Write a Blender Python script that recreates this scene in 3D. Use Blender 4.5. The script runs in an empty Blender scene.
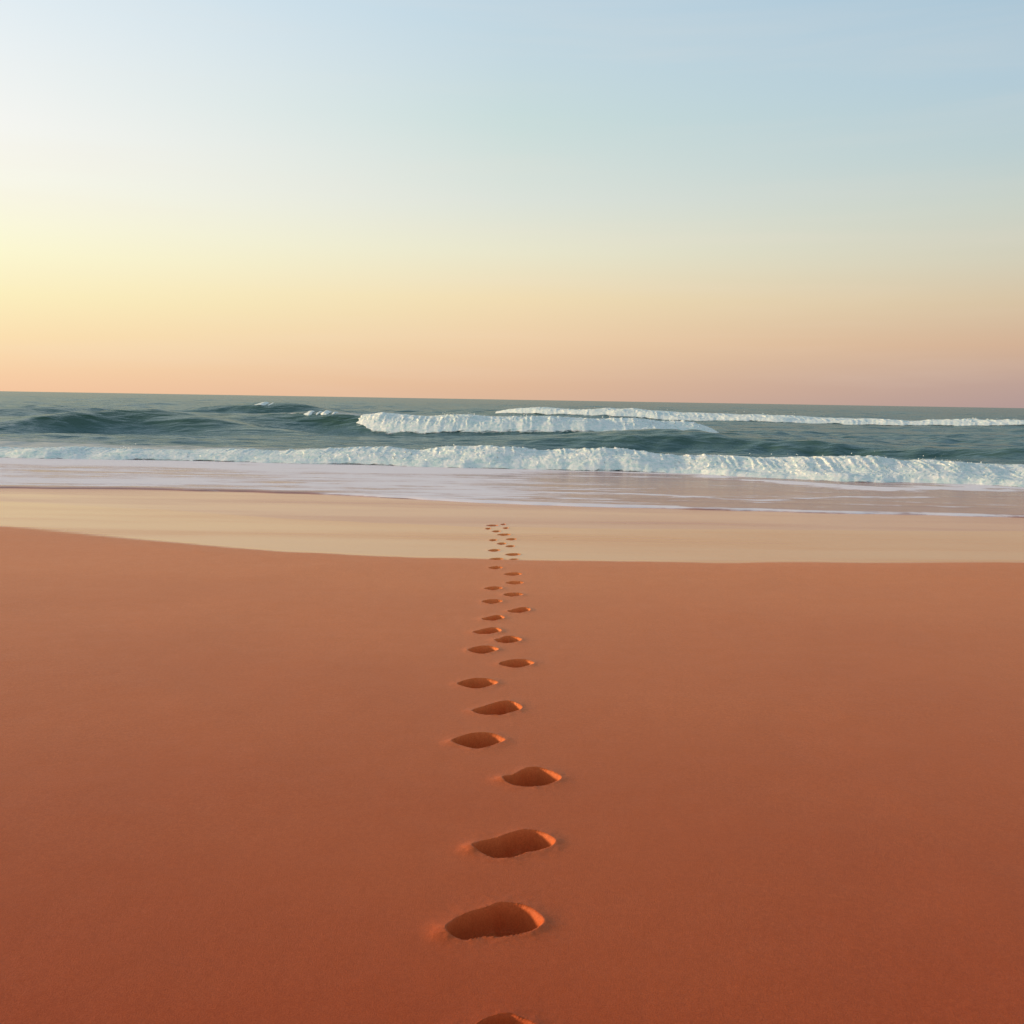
import bpy, math, random
import numpy as np
from mathutils import Matrix, Vector

random.seed(7)
rng = np.random.default_rng(11)
sc = bpy.context.scene
COL = sc.collection
R = math.radians

# ------------------------------------------------------------------ camera
H = 1.6                      # eye height above the dry sand, metres
FPX = 1000.0                 # focal length in pixels of the 1024 frame
SEA = -0.05                  # mean sea level
roll = math.atan(17 / 1024)
pitch = math.atan(112.5 / FPX)
Fw = np.array([0, math.cos(pitch), -math.sin(pitch)])
U0 = np.array([0, math.sin(pitch), math.cos(pitch)])
R0 = np.array([1.0, 0, 0])
Rc = math.cos(roll) * R0 + math.sin(roll) * U0
Uc = -math.sin(roll) * R0 + math.cos(roll) * U0
cam = bpy.data.cameras.new('camera')
camo = bpy.data.objects.new('camera', cam)
COL.objects.link(camo)
m = Matrix.Identity(4)
for i in range(3):
    m[i][0], m[i][1], m[i][2] = Rc[i], Uc[i], -Fw[i]
m[0][3], m[1][3], m[2][3] = 0, 0, H
camo.matrix_world = m
cam.sensor_width = 36
cam.lens = 36 * FPX / 1024
cam.clip_start = 0.05
cam.clip_end = 40000
sc.camera = camo


def ray(px, py):
    return Fw + (px - 512) / FPX * Rc - (py - 512) / FPX * Uc


def ground(px, py, z=0.0):
    """where the sight line of a measured point meets the level z"""
    d = ray(px, py)
    t = (z - H) / d[2]
    return d[0] * t, d[1] * t


def at_depth(px, py, Y):
    """x and z of a measured point known to stand Y metres out"""
    d = ray(px, py)
    t = Y / d[1]
    return d[0] * t, H + d[2] * t


# ------------------------------------------------------------------ noise
perm = rng.permutation(512)
perm = np.concatenate([perm, perm, perm])
grad3 = rng.normal(size=(512, 3))
grad3 /= np.linalg.norm(grad3, axis=1)[:, None]


def perlin(x, y, z=0.0):
    x, y, z = np.broadcast_arrays(np.asarray(x, float), np.asarray(y, float), np.asarray(z, float))
    xi, yi, zi = np.floor(x).astype(int), np.floor(y).astype(int), np.floor(z).astype(int)
    xf, yf, zf = x - xi, y - yi, z - zi
    u, v, w = [t * t * t * (t * (t * 6 - 15) + 10) for t in (xf, yf, zf)]
    out = 0
    for dx in (0, 1):
        wx = u if dx else 1 - u
        for dy in (0, 1):
            wy = v if dy else 1 - v
            for dz in (0, 1):
                wz = w if dz else 1 - w
                g = grad3[perm[perm[perm[(xi + dx) & 511] + ((yi + dy) & 511)] + ((zi + dz) & 511)]]
                out = out + wx * wy * wz * (g[..., 0] * (xf - dx) + g[..., 1] * (yf - dy) + g[..., 2] * (zf - dz))
    return out * 1.6


def fbm(x, y, z=0.0, o=4, gain=0.5):
    s, a = 0, 1.0
    for i in range(o):
        s = s + a * perlin(x * 2 ** i + 17.3 * i, y * 2 ** i + 5.1 * i, np.asarray(z) * 2 ** i + 3.7 * i)
        a *= gain
    return s


def billow(x, y, z=0.0, o=4, gain=0.55):
    s, a = 0, 1.0
    for i in range(o):
        s = s + a * (1 - 2.2 * np.abs(perlin(x * 2 ** i + 9.3 * i, y * 2 ** i + 2.1 * i, np.asarray(z) * 2 ** i + 1.7 * i)))
        a *= gain
    return s


def sstep(a, b, x):
    t = np.clip((x - a) / (b - a), 0, 1)
    return t * t * (3 - 2 * t)


def curve(xs, ys, sm=0.0):
    """smooth y(x) through points, linear beyond the ends held flat"""
    xs, ys = np.asarray(xs, float), np.asarray(ys, float)
    o = np.argsort(xs)
    xs, ys = xs[o], ys[o]
    if sm <= 0:
        sm = (xs[-1] - xs[0]) / len(xs) * 0.35
    gx = np.linspace(xs[0] - 4 * sm, xs[-1] + 4 * sm, 1600)
    gy = np.interp(gx, xs, ys)
    dx = gx[1] - gx[0]
    n = max(1, int(3 * sm / dx))
    k = np.exp(-0.5 * (np.arange(-n, n + 1) * dx / sm) ** 2)
    k /= k.sum()
    gy = np.convolve(np.pad(gy, n, mode='edge'), k, mode='valid')
    return lambda x: np.interp(x, gx, gy)


# ------------------------------------------------------------------ objects
def put(o, label=None, cat=None, group=None, kind=None, parent=None):
    if label: o['label'] = label
    if cat: o['category'] = cat
    if group: o['group'] = group
    if kind: o['kind'] = kind
    if parent is not None: o.parent = parent
    COL.objects.link(o)
    return o


def mesh_object(name, V, Fc, mat, normals=None, attrs=None, loc=None):
    """one mesh object out of numpy arrays of vertices and quads (or triangles)"""
    V = np.asarray(V, np.float64)
    if loc is not None:
        V = V - np.asarray(loc)
    me = bpy.data.meshes.new(name)
    n, k = Fc.shape
    me.vertices.add(len(V))
    me.vertices.foreach_set('co', V.astype(np.float32).ravel())
    me.loops.add(n * k)
    me.loops.foreach_set('vertex_index', Fc.astype(np.int32).ravel())
    me.polygons.add(n)
    me.polygons.foreach_set('loop_start', np.arange(0, n * k, k, dtype=np.int32))
    me.polygons.foreach_set('loop_total', np.full(n, k, np.int32))
    me.polygons.foreach_set('use_smooth', np.ones(n, bool))
    me.update(calc_edges=True)
    for an, av in (attrs or {}).items():
        a = me.attributes.new(an, 'FLOAT', 'POINT')
        a.data.foreach_set('value', np.asarray(av, np.float32))
    if normals is not None:
        me.normals_split_custom_set_from_vertices(normals.astype(np.float32))
    me.materials.append(mat)
    o = bpy.data.objects.new(name, me)
    if loc is not None:
        o.location = loc
    return o


def grid_faces(nr, nc):
    i = np.arange(nr - 1)[:, None] * nc + np.arange(nc - 1)[None, :]
    return np.stack([i, i + 1, i + nc + 1, i + nc], -1).reshape(-1, 4)


def grid_normals(P):
    du = np.gradient(P, axis=1)
    dv = np.gradient(P, axis=0)
    n = np.cross(du, dv)
    n /= np.linalg.norm(n, axis=-1)[..., None] + 1e-12
    return n.reshape(-1, 3)


def sub(V, N, A, Fc, mask):
    """the faces of mask with only the vertices they use"""
    f = Fc[mask]
    u, inv = np.unique(f.ravel(), return_inverse=True)
    return V[u], N[u], {k: a[u] for k, a in A.items()}, inv.reshape(f.shape)


# ------------------------------------------------------------------ materials
def new_mat(name):
    mt = bpy.data.materials.new(name)
    mt.use_nodes = True
    nt = mt.node_tree
    return mt, nt, nt.nodes['Principled BSDF']


def N(nt, t, **kw):
    n = nt.nodes.new(t)
    for k, v in kw.items():
        if k in n.inputs:
            n.inputs[k].default_value = v
        else:
            setattr(n, k, v)
    return n


def L(nt, a, b):
    nt.links.new(a, b)


def mixrgb(nt, fac, a, b, blend='MIX'):
    n = nt.nodes.new('ShaderNodeMix')
    n.data_type = 'RGBA'
    n.blend_type = blend
    for s, v in ((n.inputs[0], fac), (n.inputs[6], a), (n.inputs[7], b)):
        if hasattr(v, 'is_linked') or hasattr(v, 'links'):
            nt.links.new(v, s)
        else:
            s.default_value = v if not isinstance(v, tuple) else (*v, 1)
    return n.outputs[2]


def mth(nt, op, a, b=None, c=None, clamp=False):
    n = nt.nodes.new('ShaderNodeMath')
    n.operation = op
    n.use_clamp = clamp
    for i, v in enumerate((a, b, c)):
        if v is None: continue
        if hasattr(v, 'links'): nt.links.new(v, n.inputs[i])
        else: n.inputs[i].default_value = v
    return n.outputs[0]


def mrange(nt, v, a, b, c, d, smooth=True):
    n = nt.nodes.new('ShaderNodeMapRange')
    n.interpolation_type = 'SMOOTHSTEP' if smooth else 'LINEAR'
    nt.links.new(v, n.inputs[0])
    for i, q in enumerate((a, b, c, d)):
        n.inputs[i + 1].default_value = q
    return n.outputs[0]


def pos_noise(nt, scale, detail=4, rough=0.55, stretch=(1, 1, 1), dist=0.0):
    g = nt.nodes.new('ShaderNodeNewGeometry')
    mp = nt.nodes.new('ShaderNodeMapping')
    mp.inputs['Scale'].default_value = stretch
    nt.links.new(g.outputs['Position'], mp.inputs['Vector'])
    n = N(nt, 'ShaderNodeTexNoise', Scale=scale, Detail=detail, Roughness=rough, Distortion=dist)
    nt.links.new(mp.outputs[0], n.inputs['Vector'])
    return n.outputs['Fac']


def attr(nt, name):
    n = nt.nodes.new('ShaderNodeAttribute')
    n.attribute_name = name
    return n.outputs['Fac']


def bump(nt, height, strength, dist, nrm=None):
    b = N(nt, 'ShaderNodeBump', Strength=strength, Distance=dist)
    nt.links.new(height, b.inputs['Height'])
    if nrm is not None:
        nt.links.new(nrm, b.inputs['Normal'])
    return b.outputs[0]


def sand_material():
    mt, nt, p = new_mat('beach_sand')
    wet = attr(nt, 'wet')
    big = pos_noise(nt, 0.55, 4, 0.5, (0.6, 1, 1))
    mid = pos_noise(nt, 7, 4, 0.6)
    grain = pos_noise(nt, 190, 4, 0.8)
    c = mixrgb(nt, mrange(nt, big, 0.3, 0.7, 0, 1), DRY_A, DRY_B)
    c = mixrgb(nt, mrange(nt, mid, 0.35, 0.65, 0, 0.25), c, DRY_C)
    c = mixrgb(nt, mrange(nt, pos_noise(nt, 46, 3, 0.7), 0.35, 0.7, 0, 0.35), c, DRY_D)
    c = mixrgb(nt, mrange(nt, grain, 0.35, 0.68, 0, 0.8), c, DRY_D)
    wv = pos_noise(nt, 0.5, 5, 0.6, (0.18, 1.6, 1))
    cw = mixrgb(nt, mrange(nt, wv, 0.3, 0.7, 0, 1), WET_A, WET_B)
    cw = mixrgb(nt, attr(nt, 'soak'), cw, WET_C)
    # vignette and grazing sheen painted in: sand darker and redder towards the camera
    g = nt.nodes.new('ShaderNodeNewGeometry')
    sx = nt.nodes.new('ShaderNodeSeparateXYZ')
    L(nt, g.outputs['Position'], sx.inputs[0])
    falloff = mrange(nt, mth(nt, 'MULTIPLY_ADD', big, 1.2, sx.outputs[1]), 2.6, 9.6, 0, 1, False)
    falloff = mth(nt, 'POWER', falloff, 0.72)
    c = mixrgb(nt, 1.0, c, mixrgb(nt, falloff, FALLOFF_NEAR, FALLOFF_FAR), 'MULTIPLY')
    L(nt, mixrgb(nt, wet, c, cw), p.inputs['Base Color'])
    rw = mrange(nt, wv, 0.35, 0.7, 0.16, 0.30)
    dry_r = mth(nt, 'MULTIPLY_ADD', mid, 0.10, 0.42)
    r = nt.nodes.new('ShaderNodeMix')
    L(nt, wet, r.inputs[0]); L(nt, dry_r, r.inputs[2]); L(nt, rw, r.inputs[3])
    L(nt, r.outputs[0], p.inputs['Roughness'])
    ior = nt.nodes.new('ShaderNodeMix')
    L(nt, wet, ior.inputs[0]); ior.inputs[2].default_value = 1.20; ior.inputs[3].default_value = 1.29
    L(nt, ior.outputs[0], p.inputs['IOR'])
    dryf = mth(nt, 'SUBTRACT', 1.0, wet)
    h = mth(nt, 'MULTIPLY', grain, dryf)
    n1 = bump(nt, h, 0.5, 0.003)
    m2 = mth(nt, 'MULTIPLY', mid, dryf)
    n2 = bump(nt, m2, 0.25, 0.012, n1)
    L(nt, n2, p.inputs['Normal'])
    return mt


def water_material():
    mt, nt, p = new_mat('sea_water')
    foam = attr(nt, 'foam')
    face = attr(nt, 'swell')
    lace = pos_noise(nt, 1.6, 6, 0.65, (0.45, 1, 1), 0.6)
    lim = mth(nt, 'SUBTRACT', 0.95, foam)
    fm = mth(nt, 'MULTIPLY', mth(nt, 'SUBTRACT', lace, mth(nt, 'MULTIPLY', lim, 0.78)), 5.0, clamp=True)
    c = mixrgb(nt, face, SEA_A, SEA_B)
    a = pos_noise(nt, 1.3, 5, 0.62, (0.55, 1, 1), 0.4)
    b = pos_noise(nt, 0.16, 5, 0.6, (0.5, 1, 1), 0.3)
    n1 = bump(nt, a, 0.55, 0.20)
    n2 = bump(nt, b, 0.6, 1.2, n1)
    nt.nodes.remove(p)
    out = [n for n in nt.nodes if n.type == 'OUTPUT_MATERIAL'][0]
    df = N(nt, 'ShaderNodeBsdfDiffuse')
    gl = N(nt, 'ShaderNodeBsdfGlossy', Roughness=0.14)
    gl.inputs['Color'].default_value = (0.84, 0.94, 1.0, 1)
    fr = N(nt, 'ShaderNodeFresnel', IOR=1.33)
    mx = nt.nodes.new('ShaderNodeMixShader')
    L(nt, mixrgb(nt, fm, c, (0.62, 0.64, 0.60)), df.inputs['Color'])
    for q in (df, gl, fr):
        L(nt, n2, q.inputs['Normal'])
    fac = mth(nt, 'MINIMUM', mth(nt, 'MULTIPLY', fr.outputs[0], 0.62), 0.40)
    fac = mth(nt, 'MULTIPLY', fac, mth(nt, 'SUBTRACT', 1.0, fm))
    L(nt, fac, mx.inputs[0]); L(nt, df.outputs[0], mx.inputs[1]); L(nt, gl.outputs[0], mx.inputs[2])
    L(nt, mx.outputs[0], out.inputs['Surface'])
    return mt


def foam_material():
    mt, nt, p = new_mat('white_foam')
    a = pos_noise(nt, 5, 6, 0.7, (0.8, 1, 1), 0.5)
    f = pos_noise(nt, 28, 4, 0.7)
    c = mixrgb(nt, mrange(nt, a, 0.33, 0.62, 0, 1), FOAM_A, FOAM_B)
    L(nt, c, p.inputs['Base Color'])
    p.inputs['Roughness'].default_value = 0.75
    p.inputs['Subsurface Weight'].default_value = 0.35
    p.inputs['Subsurface Radius'].default_value = (0.10, 0.12, 0.12)
    p.inputs['Subsurface Scale'].default_value = 1.0
    p.inputs['IOR'].default_value = 1.07
    n1 = bump(nt, a, 0.22, 0.05)
    n2 = bump(nt, f, 0.45, 0.02, n1)
    L(nt, n2, p.inputs['Normal'])
    # the foam thins out into torn lace along its borders
    lace = pos_noise(nt, 2.6, 6, 0.72, (0.6, 1, 1), 0.8)
    al = mth(nt, 'ADD', mth(nt, 'MULTIPLY', attr(nt, 'dense'), 1.25), mth(nt, 'SUBTRACT', lace, 0.80))
    L(nt, mth(nt, 'MULTIPLY', al, 5.0, clamp=True), p.inputs['Alpha'])
    return mt


def swash_material():
    mt, nt, p = new_mat('swash_water')
    foam = attr(nt, 'foam')
    a = pos_noise(nt, 1.1, 6, 0.62, (0.16, 1.3, 1), 0.5)
    b = pos_noise(nt, 9, 4, 0.7, (0.35, 1, 1), 0.5)
    c_ = pos_noise(nt, 2.4, 5, 0.65, (0.28, 1.3, 1), 0.7)
    s = mth(nt, 'MULTIPLY_ADD', mth(nt, 'SUBTRACT', b, 0.5), 0.35, mth(nt, 'MULTIPLY_ADD', mth(nt, 'SUBTRACT', c_, 0.5), 0.7, a))
    fm = mth(nt, 'MULTIPLY', mth(nt, 'SUBTRACT', s, mth(nt, 'SUBTRACT', 0.84, mth(nt, 'MULTIPLY', foam, 0.62))), 4.5, clamp=True)
    L(nt, mixrgb(nt, fm, SWASH_A, SWASH_B), p.inputs['Base Color'])
    L(nt, mrange(nt, fm, 0, 1, 0.12, 0.5), p.inputs['Roughness'])
    p.inputs['IOR'].default_value = 1.07
    n1 = bump(nt, a, 0.35, 0.05)
    n2 = bump(nt, b, 0.3, 0.012, n1)
    L(nt, n2, p.inputs['Normal'])
    return mt


FALLOFF_NEAR, FALLOFF_FAR = (0.54, 0.245, 0.19), (1.0, 1.0, 1.0)
DRY_A, DRY_B, DRY_C, DRY_D = (0.86, 0.284, 0.088), (0.90, 0.304, 0.096), (0.80, 0.260, 0.080), (0.62, 0.174, 0.051)
WET_A, WET_B, WET_C = (0.76, 0.32, 0.095), (0.84, 0.36, 0.105), (0.70, 0.28, 0.13)
SEA_A, SEA_B = (0.070, 0.138, 0.132), (0.044, 0.098, 0.062)
FOAM_A, FOAM_B = (0.60, 0.78, 0.75), (0.88, 0.93, 0.90)
SWASH_A, SWASH_B = (0.45, 0.245, 0.21), (0.92, 0.86, 0.88)
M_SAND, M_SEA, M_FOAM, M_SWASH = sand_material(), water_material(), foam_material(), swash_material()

# ------------------------------------------------------------------ shore lines in plan
def shore(pts, z, sm=0.0):
    q = [ground(px, py, z) for px, py in pts]
    return curve([a for a, b in q], [b for a, b in q], sm)


wet_edge = shore([(-400, 512), (-150, 520), (0, 526), (50, 530), (130, 540), (260, 551), (400, 558), (512, 561), (700, 563), (1024, 563.5), (1400, 562)], -0.024)
sea_edge = shore([(-400, 478), (-150, 484), (0, 488), (130, 489), (260, 492), (330, 494), (420, 499), (512, 504), (650, 508), (760, 511), (830, 512.5), (940, 515), (1024, 517.5), (1400, 520)], -0.045, 0.35)

# ------------------------------------------------------------------ footprints
SHAPES = [
    [(0, .68), (.06, .5), (.14, .36), (.28, .22), (.41, .14), (.5, .04), (.6, 0), (.72, .03), (.83, .12), (.93, .28), (1, .48), (.98, .6), (.9, .74), (.78, .83), (.62, .9), (.46, .91), (.37, .9), (.3, .95), (.2, 1), (.1, .94), (.03, .83)],
    [(0, .6), (.1, .42), (.25, .32), (.33, .27), (.45, .12), (.6, 0), (.75, .02), (.88, .15), (1, .38), (.96, .55), (.85, .7), (.72, .76), (.65, .78), (.55, .93), (.4, 1), (.28, .99), (.15, .85)],
    [(0, .55), (.08, .45), (.2, .4), (.3, .18), (.42, .05), (.58, 0), (.7, .1), (.85, .25), (1, .5), (.95, .7), (.8, .88), (.62, .98), (.4, 1), (.22, .95), (.08, .8)],
    [(0, .5), (.15, .25), (.35, .05), (.55, 0), (.75, .05), (.9, .25), (1, .45), (.88, .65), (.65, .9), (.45, 1), (.25, .85), (.1, .7)],
    [(0, .65), (.2, .45), (.4, .2), (.6, .0), (.75, 0), (.9, .2), (1, .5), (.9, .7), (.75, .8), (.6, 1), (.4, 1), (.2, .95), (.06, .8)],
]
# centre x, centre y, width, height (measured), outline, what singles it out
PRINTS = [
    (500, 1033, 96, 41, 2, 'footprint cut off by the lower edge of the picture, nearest of the trail'),
    (495, 920, 97, 37, 0, 'largest complete footprint, a waisted hollow with an orange sand heap at its left tip'),
    (513.5, 843, 84, 28, 1, 'second largest complete footprint, a pinched hollow directly beyond the largest one'),
    (532, 776, 59, 19, 2, 'rounded footprint standing farthest out to the right of the whole trail'),
    (478.4, 740, 54, 15.5, 3, 'lens-shaped footprint beyond and left of the one farthest out to the right'),
    (497, 707.4, 51, 13.6, 4, 'slanting footprint in the middle of the trail beyond the large lens-shaped one'),
    (477.4, 682.8, 41, 10.2, 3, 'pointed footprint left of the middle, sixth complete print up from the bottom'),
    (516.4, 663, 36, 8.4, 3, 'wide footprint on the right of the trail, seventh complete print up from the bottom'),
    (483, 649.2, 31, 8, 3, 'spindle-shaped footprint on the left, eighth complete print up from the bottom'),
    (508, 638.7, 27, 6.8, 2, 'blunt footprint on the right, ninth complete print up from the bottom'),
    (487.1, 630.2, 29, 6.4, 4, 'long-pointed footprint on the left, tenth complete print up from the bottom'),
    (493, 617.3, 23, 5.2, 4, 'thin footprint on the left, eleventh complete print up from the bottom'),
    (519, 609.6, 23, 5.2, 4, 'thin footprint sticking out right of the trail, twelfth complete print up from the bottom'),
    (492.2, 601.1, 21, 4.2, 3, 'small footprint left of the middle, thirteenth complete print up from the bottom'),
    (513, 594.2, 20, 3.6, 3, 'small footprint on the right, fourteenth complete print up from the bottom'),
    (493.4, 588, 18.5, 3.4, 3, 'small footprint on the left, fifteenth complete print up from the bottom'),
    (514.6, 582.3, 18.5, 3.2, 3, 'small footprint, second on the right below the wet sand edge'),
    (513, 573.7, 18.5, 3.1, 3, 'small footprint, last on the right before the wet sand edge'),
    (495.5, 567.3, 14.5, 2.8, 3, 'small footprint, last on the left wholly on the dry red sand'),
    (496.6, 559.4, 14.5, 2.5, 3, 'small footprint on the left lying right on the edge of the wet sand'),
    (514, 559.6, 10, 1.6, 3, 'faint shallow footprint on the right lying on the edge of the wet sand'),
    (513, 554.8, 16, 2.6, 3, 'widest footprint on the wet sand, the nearest one on the right there'),
    (494.1, 550.7, 12.5, 2.5, 3, 'nearest footprint on the left wholly on the golden wet sand'),
    (510.2, 546.6, 9.5, 2.0, 3, 'tiny footprint on the wet sand, second on the right from the dry edge'),
    (501.5, 544, 9.5, 2.2, 3, 'tiny footprint on the wet sand in the gap between the two rows'),
    (493, 540.5, 8.5, 2.0, 3, 'tiny footprint on the wet sand, second on the left from the dry edge'),
    (511.3, 539.6, 11, 2.2, 3, 'tiny footprint on the wet sand, third on the right from the dry edge'),
    (504, 535, 14, 2.2, 3, 'long thin footprint in the middle, sixth from the seaward end of the trail'),
    (496.2, 531.7, 9, 1.9, 3, 'tiny footprint left of the middle, fifth from the seaward end of the trail'),
    (488, 529, 6, 1.7, 3, 'tiny footprint farthest left on the wet sand near the seaward end'),
    (505.7, 528.4, 6, 1.7, 3, 'tiny footprint on the right, third from the seaward end of the trail'),
    (492.2, 525.8, 13, 1.8, 3, 'faint streak-like footprint on the left at the seaward end of the trail'),
    (503.2, 524.6, 6, 1.5, 3, 'faintest and farthest footprint on the right where the trail ends at the sea'),
]


def seg_sdf(X, Y, poly):
    """signed distance to a closed polygon, negative inside"""
    d2 = np.full(X.shape, 1e9)
    ins = np.zeros(X.shape, bool)
    n = len(poly)
    for i in range(n):
        x0, y0 = poly[i]; x1, y1 = poly[(i + 1) % n]
        ex, ey = x1 - x0, y1 - y0
        t = np.clip(((X - x0) * ex + (Y - y0) * ey) / (ex * ex + ey * ey + 1e-12), 0, 1)
        d2 = np.minimum(d2, (X - x0 - t * ex) ** 2 + (Y - y0 - t * ey) ** 2)
        c = (y0 > Y) != (y1 > Y)
        ins ^= c & (X < (x1 - x0) * (Y - y0) / (y1 - y0 + 1e-15) + x0)
    return np.where(ins, -1, 1) * np.sqrt(d2)


def round_poly(p):
    p = np.asarray(p)
    for _ in range(2):                                   # corner cutting
        q = np.roll(p, -1, 0)
        p = np.stack([0.75 * p + 0.25 * q, 0.25 * p + 0.75 * q], 1).reshape(-1, 2)
    return p


prints = []
for k, (cx, cy, w, h, sh, lab) in enumerate(PRINTS):
    h = max(h, 1.5)
    pts = np.array([ground(cx + (u - .5) * w * 1.02, cy + (v - .5) * h * 1.04, 0.006 if cy > 562 else -0.022 - 0.018 * (562 - cy) / 38) for u, v in SHAPES[sh]])
    pts[:, 1] += 0.0
    prints.append(dict(poly=round_poly(pts), c=pts.mean(0), lab=lab, k=k,
                       lo=pts.min(0), hi=pts.max(0), sx=np.ptp(pts[:, 0]), sy=np.ptp(pts[:, 1])))

# ------------------------------------------------------------------ the beach: one fine height field
xl, xr = -0.36, 0.24
xs = list(np.arange(xl, xr, 0.0042))
d = 0.006
a = xr
while a < 70:
    a += d; d *= 1.07; xs.append(a)
d, a = 0.006, xl
while a > -70:
    a -= d; d *= 1.07; xs.insert(0, a)
xs = np.array(xs)
ys = np.concatenate([np.arange(-8, 2.1, 0.25), np.arange(2.1, 4.2, 0.0048), np.arange(4.2, 7.5, 0.0075),
                     np.arange(7.5, 13.6, 0.016), np.arange(13.6, 19, 0.06), np.arange(19, 40, 0.6)])
X, Y = np.meshgrid(xs, ys)
ye, se = wet_edge(X), sea_edge(X)
wob = 0.06 * fbm(X * 0.9, X * 0 + 2.2, 0, 4)
ye2 = ye + wob
Z = 0.006 * fbm(X * 0.35, Y * 0.5, 1.0, 3) + 0.0022 * fbm(X * 1.6, Y * 2.0, 4.0, 3)
Z *= (1 - 0.85 * sstep(-0.6, 0.3, Y - ye2)) * (0.2 + 0.8 * sstep(0.3, 1.6, np.abs(X)))
Z -= 0.022 * sstep(-0.55, 0.15, Y - ye2)                        # low lip where the last wave reached
Z -= 0.030 * np.clip((Y - ye2) / (se - ye2), 0, 1)
Z -= 0.02 * np.clip(Y - se, 0, None)
wet = sstep(-0.05, 0.06, Y - ye2)
owner = np.zeros(X.shape, int)
rimown = np.zeros(X.shape, int)
relief = np.zeros(X.shape)
for p in prints:
    cxp, cyp = p['c']
    big = min(1.0, p['sy'] / 0.16)
    mg = 0.30
    jx0, jx1 = np.searchsorted(xs, [p['lo'][0] - mg, p['hi'][0] + mg])
    jy0, jy1 = np.searchsorted(ys, [p['lo'][1] - mg, p['hi'][1] + mg])
    sl = (slice(jy0, jy1), slice(jx0, jx1))
    x, y = X[sl], Y[sl]
    wig = 0.0022 * fbm(x * 22, y * 26, p['k'], 3)
    dd = seg_sdf(x, y, p['poly']) + wig
    inn = np.clip(-dd, 0, None)
    right = sstep(0.22, 0.5, (x - cxp) / p['sx'])              # the toe end slopes up more gently
    far = cyp > 8.5
    depth = 0.084 if cyp < 4.5 else 0.10 if not far else 0.07
    if p['k'] in (20, 31, 32): depth = 0.022
    wall = 0.024 + 0.008 * right * (1 - sstep(3.0, 4.5, cyp)) - 0.013 * sstep(3.2, 5.0, cyp)
    prof = sstep(0, 1, np.clip(inn / wall, 0, 1)) * 0.75 + 0.25 * np.clip(inn / wall, 0, 1)
    floor_v = 1 + 0.16 * fbm(x * 14, y * 14, 3 + p['k'], 3)
    hole = depth * prof * floor_v
    out = np.clip(dd, 0, None)
    left = sstep(0.30, 0.56, (cxp - x) / p['sx'])
    rim = 0.006 * np.exp(-(out / 0.032) ** 1.3) * (0.6 + 0.45 * right + 0.3 * left) * (0.85 + 0.3 * fbm(x * 12, y * 12, 7 + p['k'], 2))
    # loose sand thrown out past the heel end
    hx, hy = p['poly'][np.argmin(p['poly'][:, 0])]
    heap = 0.0075 * (1 - sstep(3.6, 5.6, cyp)) * np.exp(-(((x - hx + 0.006) / 0.040) ** 2 + ((y - hy + 0.016) / 0.042) ** 2)) * (1 + 0.16 * fbm(x * 45, y * 45, 2 + p['k'], 3))
    s = 1.0 if not far else 0.5
    rel = np.where(dd < 0, -hole + 0.006 * s * np.exp(-inn / 0.01), s * (rim + heap * np.exp(-np.clip(-dd, 0, None) / 0.01)))
    rel += s * 0.0008 * np.exp(-(out / 0.07) ** 2) * fbm(x * 30, y * 30, 11, 3)   # crumbs
    relief[sl] = np.where(np.abs(rel) > np.abs(relief[sl]), rel, relief[sl])
    o_, r_ = owner[sl], rimown[sl]
    o_[dd < 0.004] = p['k'] + 1
    r_[(dd >= 0.004) & (dd < 0.034)] = p['k'] + 1
    Z[sl] = Z[sl]
    wet[sl] *= 1 - 0.75 * sstep(0.02, -0.01, dd)
Z = Z + relief
P = np.stack([X, Y, Z], -1)
Vn = grid_normals(P)
V = P.reshape(-1, 3)
Fq = grid_faces(*X.shape)
mid_line = shore([(-400, 492), (0, 500), (250, 516), (400, 524), (512, 528), (760, 529), (1024, 531), (1400, 533)], -0.03)
soak = sstep(-0.08, 0.10, Y - mid_line(X) - 0.15 * fbm(X * 0.5, X * 0 + 6, 0, 4))
A = {'wet': wet.ravel(), 'soak': soak.ravel()}
fo = owner.ravel()[Fq].max(1)
fr = np.where(fo == 0, rimown.ravel()[Fq].max(1), 0)
fw = (wet.ravel()[Fq].mean(1) > 0.5) & (fo == 0) & (fr == 0)
v, n_, a_, f_ = sub(V, Vn, A, Fq, (fo == 0) & (fr == 0) & ~fw)
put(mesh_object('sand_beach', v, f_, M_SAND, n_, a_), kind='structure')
v, n_, a_, f_ = sub(V, Vn, A, Fq, fw)
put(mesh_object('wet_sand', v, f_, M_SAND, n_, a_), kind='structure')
for p in prints:
    loc = (p['c'][0], p['c'][1], -0.03)
    v, n_, a_, f_ = sub(V, Vn, A, Fq, fo == p['k'] + 1)
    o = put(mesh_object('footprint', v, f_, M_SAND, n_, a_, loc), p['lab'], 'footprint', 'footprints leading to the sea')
    mk = fr == p['k'] + 1
    if mk.any():
        v, n_, a_, f_ = sub(V, Vn, A, Fq, mk)
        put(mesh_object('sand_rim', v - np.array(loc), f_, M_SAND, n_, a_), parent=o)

# ------------------------------------------------------------------ waves
def wave(pts, wf, wb, cut=1.0):
    """pts: measured crest x, y and distance out. Gives crest line, height and profile in plan."""
    q = [(at_depth(px, py, D)[0], D, at_depth(px, py, D)[1] - SEA if hh is None else hh) for px, py, D, hh in pts]
    xs_ = [a for a, b, c in q]
    q = [(a, b, c * cut) for a, b, c in q]
    return dict(Yc=curve(xs_, [b for a, b, c in q]), A=curve(xs_, [c for a, b, c in q]), wf=wf, wb=wb,
                x0=min(xs_), x1=max(xs_))


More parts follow.
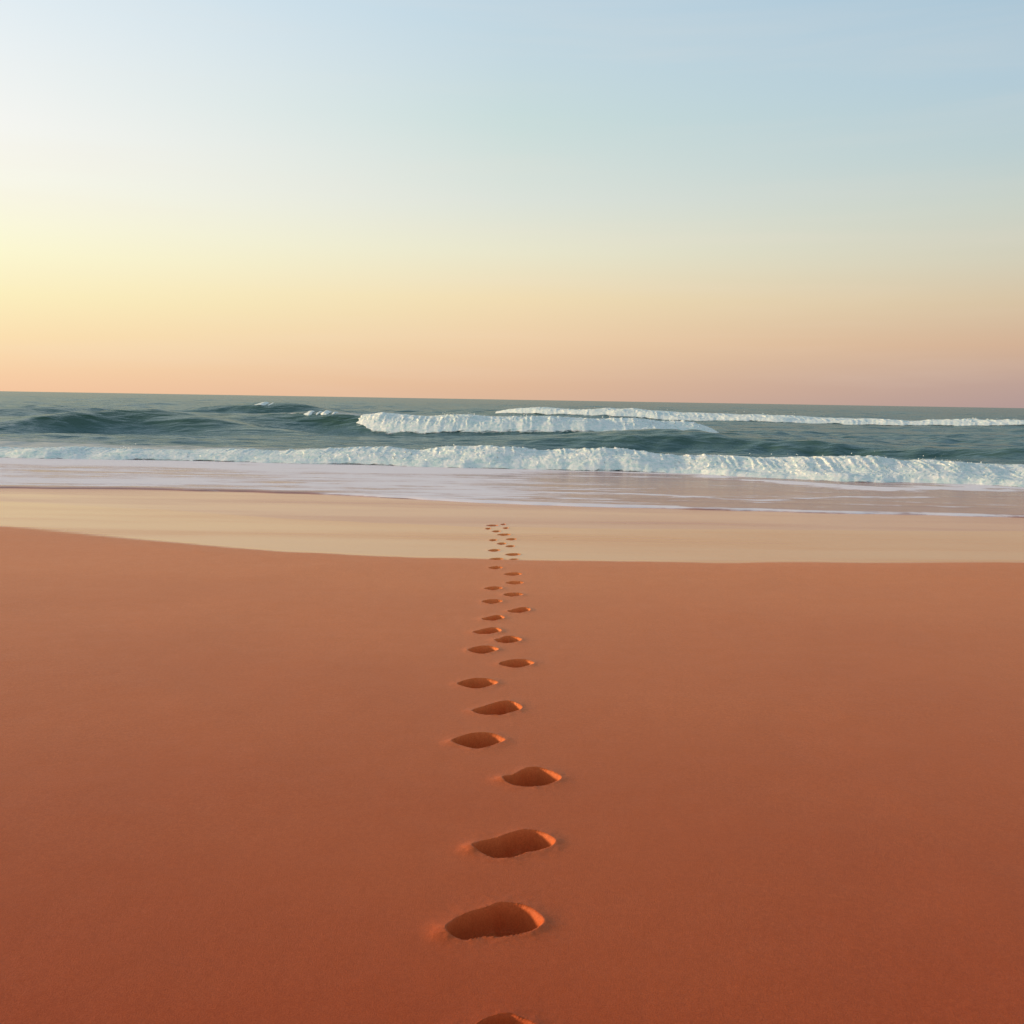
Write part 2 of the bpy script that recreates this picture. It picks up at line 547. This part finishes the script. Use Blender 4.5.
W_near = wave([(-420, 446, 25.6, .2), (-200, 446, 25.6, .22), (0, 447, 25.6, None), (150, 447, 25.6, None), (280, 448, 25.4, None), (400, 448, 25.2, None), (480, 449, 25, None),
               (570, 446, 24.8, None), (620, 450, 24.6, None), (700, 455, 24.4, None), (760, 457, 24, None), (850, 460, 23.6, None), (940, 463, 23.2, None), (1024, 464, 23, None), (1300, 470, 22.6, .3), (1500, 470, 22.4, .2)], 0.75, 1.6, 0.60)
W_mid = wave([(180, 418, 52, 0.05), (240, 416, 52, .42), (285, 414, 51.5, .92), (325, 412.5, 51, 1.16), (362, 409.5, 50, 1.22), (420, 411.5, 49, None), (500, 415.5, 48.5, None), (560, 418.5, 48.5, None),
              (620, 421, 49, None), (680, 424, 49.5, None), (720, 427.5, 50, None), (780, 432, 50, .25), (850, 437, 50, 0.05)], 2.4, 5.5, 0.74)
W_far = wave([(430, 410, 108, .1), (470, 409, 107, .45), (492, 408, 106, None), (520, 405.5, 105, None), (600, 408, 101, None), (700, 411, 97, None), (800, 414, 93, None), (900, 417.5, 89, None), (1024, 421.5, 84, None), (1200, 426, 80, .4), (1400, 430, 78, .1)], 3.4, 8, 0.56)
W_left = wave([(-120, 425, 44, .08), (-40, 420, 44, .25), (20, 421, 44, .38), (70, 417, 44, None), (120, 413, 46, None), (165, 415, 46, None), (215, 420, 45, None), (270, 425, 44, .2), (330, 428, 44, 0.03)], 2.1, 5.0, 1.32)
W_cap = wave([(190, 408, 98, .1), (225, 407, 98, .55), (265, 405, 98, None), (300, 407, 98, .75), (340, 409, 98, .1)], 3.0, 7, 1.2)
W_right = wave([(470, 432, 38, .02), (560, 433, 38, .22), (620, 433, 38, None), (680, 433, 38, None), (740, 437, 37.5, None), (800, 439, 37, None), (880, 443, 36, None), (960, 447, 35, .34), (1024, 449, 34, .3), (1200, 455, 33, .3), (1400, 460, 33, .05)], 1.5, 3.2)
W_horizon = wave([(-60, 402, 75, .2), (0, 402.5, 75, .36), (25, 403, 75, .4), (75, 405, 76, .3), (120, 407, 77, .1)], 2.5, 5)
for w_ in (W_mid, W_left, W_cap, W_right):
    w_['tr'] = 0.25
WAVES = [W_near, W_mid, W_far, W_left, W_cap, W_right, W_horizon]


def wave_h(w, X, Y):
    u = Y - w['Yc'](X)
    win = sstep(w['x0'] - 3, w['x0'] + 1, X) * (1 - sstep(w['x1'] - 1, w['x1'] + 3, X))
    A_ = np.clip(w['A'](X), 0, None) * win
    tr = w.get('tr', 0)
    f = -tr * np.exp(-((u + 1.75 * w['wf']) / (0.9 * w['wf'])) ** 2) + np.where(u < 0, np.exp(-np.abs(u / w['wf']) ** 2.3 * 0.6), np.exp(-np.abs(u / w['wb']) ** 1.8 * 0.6))
    return A_ * f, u, A_


COMP = []
for i in range(54):
    lam = 0.55 * (1.075 ** i) * rng.uniform(0.95, 1.05)
    th = rng.normal(0, 0.55)
    COMP.append((2 * math.pi / lam, th, 0.0068 * lam ** 0.92 * rng.uniform(0.5, 1.2) * (0.55 if lam > 4 else 1), rng.uniform(0, 6.28), lam))


def chop(X, Y, dY, dX):
    z = np.zeros(X.shape)
    for k, th, am, ph, lam in COMP:
        att = (1 - sstep(lam * 0.12, lam * 0.30, dY)) * (1 - sstep(lam * .15, lam * .4, dX))
        patch = 1.0
        z += am * att * np.sin(k * (X * math.sin(th) + Y * math.cos(th)) + ph)
    return z


def sea_height(X, Y, dY, dX):
    z = np.zeros(X.shape)
    sw = np.zeros(X.shape)
    for w in WAVES:
        h, u, A_ = wave_h(w, X, Y)
        z = z + h
        sw = np.maximum(sw, h)
    calm = sstep(24.5, 36, Y)
    gust = 0.75 + 0.5 * fbm(X * 0.05, Y * 0.05, 8, 2)
    z = z + chop(X, Y, dY, dX) * calm * gust
    return z + SEA, sw


yrow = [22.0]
while yrow[-1] < 9500:
    y = yrow[-1]
    yrow.append(y + (0.11 if y < 58 else 0.28 if y < 125 else y * 0.0032 if y < 320 else y * 0.03))
yrow = np.array(yrow)
dyr = np.gradient(yrow)
scol = list(np.arange(-0.62, 0.6201, 0.0016))
d = 0.003
while scol[-1] < 2.6:
    scol.append(scol[-1] + d); scol.insert(0, scol[0] - d); d *= 1.08
scol = np.array(scol)
dsc = np.gradient(scol)
S, Yg = np.meshgrid(scol, yrow)
Xg = S * Yg
DY = np.repeat(dyr[:, None], len(scol), 1)
DX = dsc[None, :] * Yg
Zg, SW = sea_height(Xg, Yg, DY, DX)
# foam left on the water: behind the shore break, and in thin scraps behind the breakers
_, un, An = wave_h(W_near, Xg, Yg)
Zg -= 0.35 * sstep(-0.25, -0.8, un)                       # in front of the shore break there is only the thin swash
fo_sea = 0.86 * np.exp(-np.clip(un - 1.0 - 4.0 * sstep(3, -8, Xg), 0, None) / 2.6)
for w, ln in ((W_mid, 5.0), (W_far, 8.0)):
    _, u_, a_w = wave_h(w, Xg, Yg)
    fo_sea = np.maximum(fo_sea, np.where(u_ > -1, 0.45 * np.clip(a_w * 1.4, 0, 1) * np.exp(-np.clip(u_, 0, None) / ln), 0))
fo_sea += 0.10 * fbm(Xg * .12, Yg * .25, 5, 3) + 0.04
P = np.stack([Xg, Yg, Zg], -1)
Vn = grid_normals(P)
V = P.reshape(-1, 3)
Fq = grid_faces(*Xg.shape)
A = {'foam': np.clip(fo_sea, 0, 1).ravel(), 'swell': np.clip(SW / 0.6, 0, 1).ravel()}
own = np.zeros(Xg.shape, int)
SPLIT = [W_mid, W_far, W_left, W_cap, W_right, W_horizon]
best = np.zeros(Xg.shape)
for i, w in enumerate(SPLIT):
    h, u, A_ = wave_h(w, Xg, Yg)
    mk = (h > 0.10) & (h > 0.28 * A_) & (h > best)
    own[mk] = i + 1
    best = np.maximum(best, h)
fown = own.ravel()[Fq].max(1)
v, n_, a_, f_ = sub(V, Vn, A, Fq, fown == 0)
put(mesh_object('sea_water', v, f_, M_SEA, n_, a_), kind='structure')


def empty(name, loc, label, cat, group):
    o = bpy.data.objects.new(name, None)
    o.location = loc
    return put(o, label, cat, group)


def wave_face(i, loc, name, parent=None):
    v, n_, a_, f_ = sub(V, Vn, A, Fq, fown == i + 1)
    if parent is None:
        return mesh_object(name, v, f_, M_SEA, n_, a_, loc)
    return put(mesh_object(name, v - np.array(loc), f_, M_SEA, n_, a_), parent=parent)


GB, GS = 'breaking waves rolling in', 'unbroken swells behind the surf'
# unbroken swells: each one its own piece of the sea surface
for i, w, lab in ((2, W_left, 'rounded dark green swell on the left, rising unbroken behind the shore break'),
                  (4, W_right, 'long low green swell in front of the far breaker, with no white on it'),
                  (5, W_horizon, 'small dark swell by the left picture edge, close under the horizon')):
    xm = 0.5 * (w['x0'] + w['x1'])
    put(wave_face(i, (xm, float(w['Yc'](xm)), SEA), 'ocean_swell'), lab, 'wave', GS)


# ------------------------------------------------------------------ whitewater
def whitewater(w, u0, u1, s0, s1, ds, nr, thick, fade, lump, seed, front, up=0.18):
    """lumpy rolling foam lying over a wave: a displaced patch whose rim dips into the water"""
    s = np.arange(s0, s1, ds)
    t = np.linspace(0, 1, nr)
    Sg, Tg = np.meshgrid(s, t)
    yc = w['Yc'](Sg * 50 * 0 + Sg * w['Yc'](Sg * 0))        # first guess at the crest line
    Xx = Sg * yc
    yc = w['Yc'](Xx)
    Xx = Sg * yc
    edge = front(Xx)
    jag = 0.42 * fbm(Xx * 0.35, Xx * 0 + seed, 0, 5, 0.6)
    a0 = u0 * edge * (1 + 0.32 * jag)
    U = a0 + (u1 - a0) * Tg
    Yy = yc + U
    Xx = Sg * Yy
    base, _ = sea_height(Xx, Yy, np.full(Xx.shape, 0.3), np.full(Xx.shape, 0.3))
    _, _, A_ = wave_h(w, Xx, Yy)
    m = fade(Xx)
    env = sstep(0, up, Tg) * (1 - sstep(0.55, 1.0, Tg))
    l1 = billow(Xx / lump, Yy / lump * 0.8, seed, 5, 0.6)
    l2 = fbm(Xx / lump * 3.1, Yy / lump * 3.1, seed + 5, 4, 0.65)
    l0 = fbm(Xx / (lump * 6), Yy / (lump * 6), seed + 9, 2)
    tall = np.clip(1 + 0.55 * fbm(Xx / (lump * 16), Yy * 0 + seed + 2, 0, 3), 0.55, 1.6)
    body = env * m * tall * (0.66 + 0.015 * l1 + 0.03 * l2 + 0.25 * l0)
    z = base + thick * body - 0.10 * thick - 0.30 * thick * (1 - sstep(0, 0.05, Tg)) - 0.35 * thick * (1 - m)
    # torn crest
    cr = np.exp(-((Tg - 0.45) / 0.16) ** 2) * m
    z += thick * 0.16 * cr * np.clip(fbm(Xx / lump * 2.2, Yy * 0.4, seed + 21, 4, 0.75), 0, None)
    push = thick * 0.06 * env * m * (fbm(Xx / lump * 1.7, Yy / lump * 1.7, z / lump * 1.7 + seed + 31, 4, 0.6) + 0.35)
    Yy = Yy - push
    Xx = Xx + thick * 0.25 * env * fbm(Xx / lump * 2, Yy / lump * 2, seed + 41, 3)
    Pp = np.stack([Xx, Yy, z], -1)
    dense = (np.clip(sstep(0.0, up * 0.85, Tg) * (1 - sstep(0.70, 1.0, Tg)) * m, 0, 1)).ravel()
    keep = (m > 0.02)
    Fc = grid_faces(*Xx.shape)
    Fc = Fc[keep.ravel()[Fc].all(1)]
    un, inv = np.unique(Fc.ravel(), return_inverse=True)
    crest = Pp[(np.abs(Tg - 0.45) < 0.14) & (m > 0.5)]
    return Pp.reshape(-1, 3)[un], inv.reshape(Fc.shape), crest, dense[un]


ICO_V = np.array([(0, 0, 1), (1, 0, 0), (0, 1, 0), (-1, 0, 0), (0, -1, 0), (0, 0, -1)], float)
ICO_F = np.array([(0, 1, 2), (0, 2, 3), (0, 3, 4), (0, 4, 1), (5, 2, 1), (5, 3, 2), (5, 4, 3), (5, 1, 4)])


def spray(crest, n, rmin, rmax, up, weight):
    """droplets flung off a crest, one loose mass"""
    wgt = weight(crest[:, 0])
    wgt = wgt / wgt.sum()
    idx = rng.choice(len(crest), n, p=wgt)
    c = crest[idx] + np.stack([rng.normal(0, up * 0.6, n), rng.normal(0, up * 0.4, n), rng.exponential(up, n)], -1)
    r = rmin + (rmax - rmin) * rng.random(n) ** 3
    Vv = (ICO_V[None] * r[:, None, None] * rng.uniform(0.6, 1.4, (n, 1, 3)) + c[:, None]).reshape(-1, 3)
    Ff = (ICO_F[None] + 6 * np.arange(n)[:, None, None]).reshape(-1, 3)
    return Vv, Ff


def clump(w, x):
    return np.clip(0.25 + fbm(x * w, x * 0 + 4.4, 0, 3), 0.02, None) ** 2


def px_x(px, D):
    return at_depth(px, 420, D)[0]


def breaker(name, label, w, loc, face_i, parts):
    e = empty(name, loc, label, 'wave', GB)
    if face_i is not None:
        wave_face(face_i, loc, 'wave_face', e)
    for (vv, ff, nm, de) in parts:
        put(mesh_object(nm, vv - np.array(loc), ff, M_FOAM, attrs={'dense': de}), parent=e, kind='stuff' if nm == 'spray' else None)
    return e


one = lambda x: np.ones_like(x)
# shore break: whitewater along the whole front
nf = curve([px_x(p, 24) for p in (-300, 0, 250, 420, 560, 640, 700, 860, 1024, 1300)], [1.1, 1.25, 1.2, 1.35, 1.5, 1.35, 1.5, 2.2, 2.3, 2])
v1, f1, c1, d1 = whitewater(W_near, -1.2, 2.3, -0.85, 0.85, 0.0011, 76, 0.22, lambda x: 0.66 + 0.34 * sstep(-9, 0, x), 0.20, 1.5, nf)
sv1, sf1 = spray(c1, 300, 0.005, 0.018, 0.03, lambda x: clump(0.6, x))
breaker('breaking_wave', 'low foaming shore break stretching across the whole beach, nearest to the sand', W_near, (0, 25, SEA), None,
        [(v1, f1, 'whitewater', d1), (sv1, sf1, 'spray', np.ones(len(sv1)))])
# middle breaker
xa, xb = px_x(360, 50), px_x(726, 50)
v2, f2, c2, d2 = whitewater(W_mid, -4.6, 1.1, -0.19, 0.24, 0.0009, 64, 0.42,
                        lambda x: sstep(xa - 0.6, xa + 1.3, x + 0.25 * fbm(x * 2, x * 0 + 1, 0, 3)) * (1 - sstep(xb - 2.2, xb + 0.3, x)), 0.45, 4.2,
                        curve([px_x(p, 50) for p in (340, 365, 400, 470, 560, 620, 712, 740)], [1, 1.05, 0.9, 0.78, 0.92, 1.05, 1.0, .8]), 0.45)
sv2, sf2 = spray(c2, 220, 0.010, 0.035, 0.06, lambda x: clump(0.4, x) * np.exp(-np.abs(x - xa) / 6) + 0.02)
breaker('breaking_wave', 'middle breaker, white tumbling top over a dark green face, ending abruptly on its left', W_mid, (0, 49, SEA), 0,
        [(v2, f2, 'whitewater', d2), (sv2, sf2, 'spray', np.ones(len(sv2)))])
# far breaker
xa3 = px_x(504, 104)
v3, f3, c3, d3 = whitewater(W_far, -6.0, 1.6, -0.03, 0.8, 0.0009, 60, 0.45, lambda x: sstep(xa3 - 2.6, xa3 + 0.8, x), 0.8, 7.7,
                        curve([px_x(p, 95) for p in (490, 530, 600, 800, 1024, 1300)], [.35, .8, 1.15, 1.15, 1.0, 1.0]), 0.4)
sv3, sf3 = spray(c3, 160, 0.02, 0.06, 0.10, lambda x: clump(0.25, x) + 0.05)
breaker('breaking_wave', 'far breaker, long thin white line running to the right just below the horizon', W_far, (20, 97, SEA), 1,
        [(v3, f3, 'whitewater', d3), (sv3, sf3, 'spray', np.ones(len(sv3)))])
# small cap on the far left swell
x4 = px_x(266, 98)
v4, f4, c4, d4 = whitewater(W_cap, -2.2, 1.6, -0.28, -0.19, 0.0009, 34, 0.20, lambda x: np.exp(-((x - x4) / 1.0) ** 2) * np.clip(0.8 + fbm(x * 1.5, x * 0, 3, 3), 0, 1), 0.5, 12.1, one)
breaker('breaking_wave', 'small distant green wave left of the breakers with a touch of foam on its peak', W_cap, (x4, 98, SEA), 3,
        [(v4, f4, 'whitewater', d4)])
# the little cap that starts to spill left of the middle breaker
x5 = px_x(325, 51)
v5, f5, c5, d5 = whitewater(W_mid, -1.5, 1.0, -0.235, -0.15, 0.0008, 36, 0.24, lambda x: np.exp(-((x - x5) / 0.95) ** 2) * np.clip(0.8 + fbm(x * 2, x * 0, 5, 3), 0, 1), 0.3, 15.3, one)
o5 = mesh_object('foam_cap', v5, f5, M_FOAM, attrs={'dense': d5}, loc=(x5, 51, 0.6))
put(o5, 'small patch of cream foam on the green wave shoulder just left of the middle breaker', 'foam')

# ------------------------------------------------------------------ swash: thin water and foam sliding up the sand
ts = np.concatenate([np.linspace(0, 0.10, 26), np.linspace(0.10, 1, 110)[1:]])
ss = np.concatenate([np.linspace(-2.2, -0.75, 30)[:-1], np.arange(-0.75, 0.75, 0.0022), np.linspace(0.75, 2.2, 30)])
Sg, Tg = np.meshgrid(ss, ts)
Xe = Sg * 16.0
for _ in range(3):
    ye_ = sea_edge(Xe) + 0.10 * fbm(Xe * 0.7, Xe * 0 + 9, 0, 3)
    Xe = Sg * ye_
Yend = W_near['Yc'](Sg * 25) + 0.2
Yw = ye_ + (Yend - ye_) * Tg
Xw = Sg * Yw
dist = Yw - ye_
zw = -0.054 + 0.030 * (1 - np.exp(-dist / 0.08)) + 0.003 * fbm(Xw * .5, Yw * 1.5, 3, 3) * np.clip(dist, 0, 1)
zw = zw - 0.05 * sstep(0.95, 1.0, Tg)


def ridge(pts, width, zpl=-0.045):
    q = [ground(px, py, zpl) for px, py in pts]
    f = curve([a for a, b in q], [b for a, b in q], 0.25)
    x0, x1 = q[0][0], q[-1][0]
    win = sstep(x0 - .3, x0 + .8, Xw) * (1 - sstep(x1 - .8, x1 + .3, Xw))
    dlt = Yw - f(Xw) - 0.06 * fbm(Xw * 1.5, Xw * 0 + 2, 0, 3)
    return win, dlt, width


foam = 0.50 + 0.14 * fbm(Xw * 0.12, Yw * 0.5, 6, 3)
right_bare = sstep(-1.5, 3.5, Xw)                                # fewer foam sheets on the right
foam += 0.20 * right_bare * fbm(Xw * 0.5, Yw * 1.4, 23, 4, 0.6)
foam -= 0.15 * right_bare * sstep(0.0, 0.5, dist) * (1 - sstep(3.4, 5.2, dist))
foam += 0.38 * (1 - right_bare)
foam -= 0.55 * (1 - sstep(0.12, 0.45, dist)) * (1 - sstep(-4.5, -2.5, Xw))      # bare wet lip on the left
foam += (0.55 + 0.45 * fbm(Xw * 0.8, Yw * 0, 31, 4, 0.6)) * np.exp(-((dist - 0.10) / (0.09 + 0.05 * fbm(Xw * 0.4, Yw * 0, 37, 3))) ** 2) * sstep(-4.2, -1.5, Xw)      # white lace on the leading edge
for pts, wd, am in (([(330, 497), (512, 499), (700, 503), (850, 505.5), (1024, 510)], 0.10, 0.5),
                    ([(520, 493), (640, 495), (760, 502), (850, 498), (960, 499)], 0.11, 0.55),
                    ([(440, 488), (560, 491), (700, 489), (900, 497), (1024, 500)], 0.09, 0.35),
                    ([(0, 483), (200, 485), (330, 486)], 0.12, 0.3),
                    ([(690, 477), (760, 481), (830, 487), (880, 491), (1024, 487)], 0.55, 1.1),
                    ([(560, 477), (680, 479), (800, 484), (900, 490), (1024, 493)], 0.16, 0.7),
                    ([(600, 500), (720, 498), (860, 502), (980, 506)], 0.12, 0.5)):
    win, dlt, wd = ridge(pts, wd)
    torn = np.clip(0.75 + 0.9 * fbm(Xw * 1.1, Yw * 2.0, 13, 4, 0.6), 0, 1.4)
    foam += am * win * torn * np.exp(-(dlt / wd) ** 2)
    zw += 0.012 * am * win * np.exp(-(dlt / (wd * 1.3)) ** 2)
for pts, wd, am in (([(520, 481), (640, 482), (700, 480), (780, 481), (860, 486)], 0.45, 0.5),
                    ([(500, 496), (640, 499), (760, 507), (860, 503), (1024, 505)], 0.4, 0.25)):
    win, dlt, wd = ridge(pts, wd)
    foam -= am * win * np.exp(-(dlt / wd) ** 2)
foam += 0.5 * np.exp(-np.clip(Yend - 1.6 - Yw, 0, None) / 0.5)
P = np.stack([Xw, Yw, zw], -1)
put(mesh_object('shallow_water', P.reshape(-1, 3), grid_faces(*Xw.shape), M_SWASH, grid_normals(P), {'foam': np.clip(foam, 0, 1.2).ravel()}), kind='structure')

# ------------------------------------------------------------------ sky and sun
EXPOSURE = 0.4
SUN_AZ, SUN_EL = R(-80), R(7.8)                 # azimuth from +Y, to the left and ahead
world = bpy.data.worlds.new('World')
sc.world = world
world.use_nodes = True
nt = world.node_tree
bg = nt.nodes['Background']
tc = nt.nodes.new('ShaderNodeTexCoord')
sep = nt.nodes.new('ShaderNodeSeparateXYZ')
L(nt, tc.outputs['Generated'], sep.inputs[0])
el = mth(nt, 'MULTIPLY', mth(nt, 'ARCSINE', sep.outputs[2]), 180 / math.pi)
az = mth(nt, 'MULTIPLY', mth(nt, 'ARCTAN2', sep.outputs[0], sep.outputs[1]), 180 / math.pi)


def lin(c):
    return tuple(((v / 255) / 12.92 if v / 255 <= 0.04045 else ((v / 255 + 0.055) / 1.055) ** 2.4) for v in c)


def ramp(stops):
    r = nt.nodes.new('ShaderNodeValToRGB')
    cr = r.color_ramp
    cr.interpolation = 'B_SPLINE' if False else 'EASE' if False else 'LINEAR'
    while len(cr.elements) < len(stops):
        cr.elements.new(0.5)
    for e, (p_, c) in zip(cr.elements, stops):
        e.position = p_ / 90
        e.color = (*lin(c), 1)
    L(nt, mth(nt, 'DIVIDE', el, 90, clamp=True), r.inputs[0])
    return r.outputs[0]


left_r = ramp([(0, (248, 202, 164)), (0.6, (250, 207, 167)), (2.6, (254, 225, 178)), (4.8, (255, 241, 192)), (7, (255, 250, 212)), (10.3, (252, 251, 236)),
               (13, (249, 249, 244)), (16.6, (238, 244, 246)), (20.7, (222, 237, 246)), (35, (150, 176, 196)), (90, (104, 116, 134))])
mid_r = ramp([(0, (222, 184, 156)), (0.8, (228, 188, 156)), (3.3, (240, 208, 170)), (5.6, (243, 222, 181)), (8.2, (235, 232, 206)), (10.9, (222, 228, 219)),
              (15, (203, 222, 221)), (17.9, (198, 218, 226)), (20.7, (190, 214, 228)), (35, (138, 166, 188)), (90, (100, 113, 133))])
right_r = ramp([(0, (180, 155, 152)), (1.2, (190, 162, 152)), (3.2, (212, 178, 151)), (5.4, (216, 196, 166)), (7.4, (212, 207, 186)), (10, (202, 210, 200)),
                (12.6, (188, 207, 210)), (16, (178, 203, 217)), (20.7, (168, 197, 216)), (35, (124, 154, 178)), (90, (98, 111, 132))])
hxy = mth(nt, 'SQRT', mth(nt, 'ADD', mth(nt, 'MULTIPLY', sep.outputs[0], sep.outputs[0]), mth(nt, 'MULTIPLY_ADD', sep.outputs[1], sep.outputs[1], 1e-6)))
sa = mth(nt, 'DIVIDE', sep.outputs[0], hxy)
f1_ = mrange(nt, sa, -0.47, 0.0, 0, 1, False)
f2_ = mrange(nt, sa, 0.0, 0.47, 0, 1, False)
sky_c = mixrgb(nt, f2_, mixrgb(nt, f1_, left_r, mid_r), right_r)
back_fill = mrange(nt, mth(nt, 'DIVIDE', sep.outputs[1], hxy), 0.45, -0.5, 0, 0.8)  # unseen brighter sky added behind the camera to fill the foam fronts
back_fill = mth(nt, 'MULTIPLY', back_fill, mrange(nt, el, 10, 60, 1, 0))
sky_c = mixrgb(nt, back_fill, sky_c, (0.86, 0.84, 0.80))
sky = nt.nodes.new('ShaderNodeTexSky')
sky.sky_type = 'NISHITA'
sky.sun_disc = False
sky.sun_elevation = SUN_EL
sky.sun_rotation = SUN_AZ
sky.altitude = 0
sky.dust_density = 2.0
nis = mixrgb(nt, 1.0, sky.outputs[0], (0.10, 0.10, 0.10), 'MULTIPLY')
mp = nt.nodes.new('ShaderNodeMapping')
mp.inputs['Scale'].default_value = (1.2, 1.2, 16)
mp.inputs['Rotation'].default_value = (0, R(1.5), 0)
L(nt, tc.outputs['Generated'], mp.inputs[0])
hz = N(nt, 'ShaderNodeTexNoise', Scale=1.6, Detail=5, Roughness=0.55, Distortion=0.3)
L(nt, mp.outputs[0], hz.inputs['Vector'])
veil = mrange(nt, hz.outputs['Fac'], 0.45, 0.75, 0, 0.10)          # thin, barely visible bands of high haze
sky_c = mixrgb(nt, veil, sky_c, (0.92, 0.78, 0.66))
L(nt, mixrgb(nt, 0.03, sky_c, nis), bg.inputs['Color'])
bg.inputs['Strength'].default_value = 2 ** -EXPOSURE

sun = bpy.data.lights.new('sun', 'SUN')
sun.energy = 3.8
sun.angle = R(5)
sun.color = (1.0, 0.66, 0.33)
so = bpy.data.objects.new('sun', sun)
sd = Vector((math.sin(SUN_AZ) * math.cos(SUN_EL), math.cos(SUN_AZ) * math.cos(SUN_EL), math.sin(SUN_EL)))
so.rotation_euler = (sd).to_track_quat('Z', 'Y').to_euler()
so.location = sd * 50
COL.objects.link(so)

sc.view_settings.view_transform = 'Standard'
sc.view_settings.look = 'None'
sc.view_settings.exposure = EXPOSURE
sc.view_settings.gamma = 1.0
sc.view_settings.use_curve_mapping = False
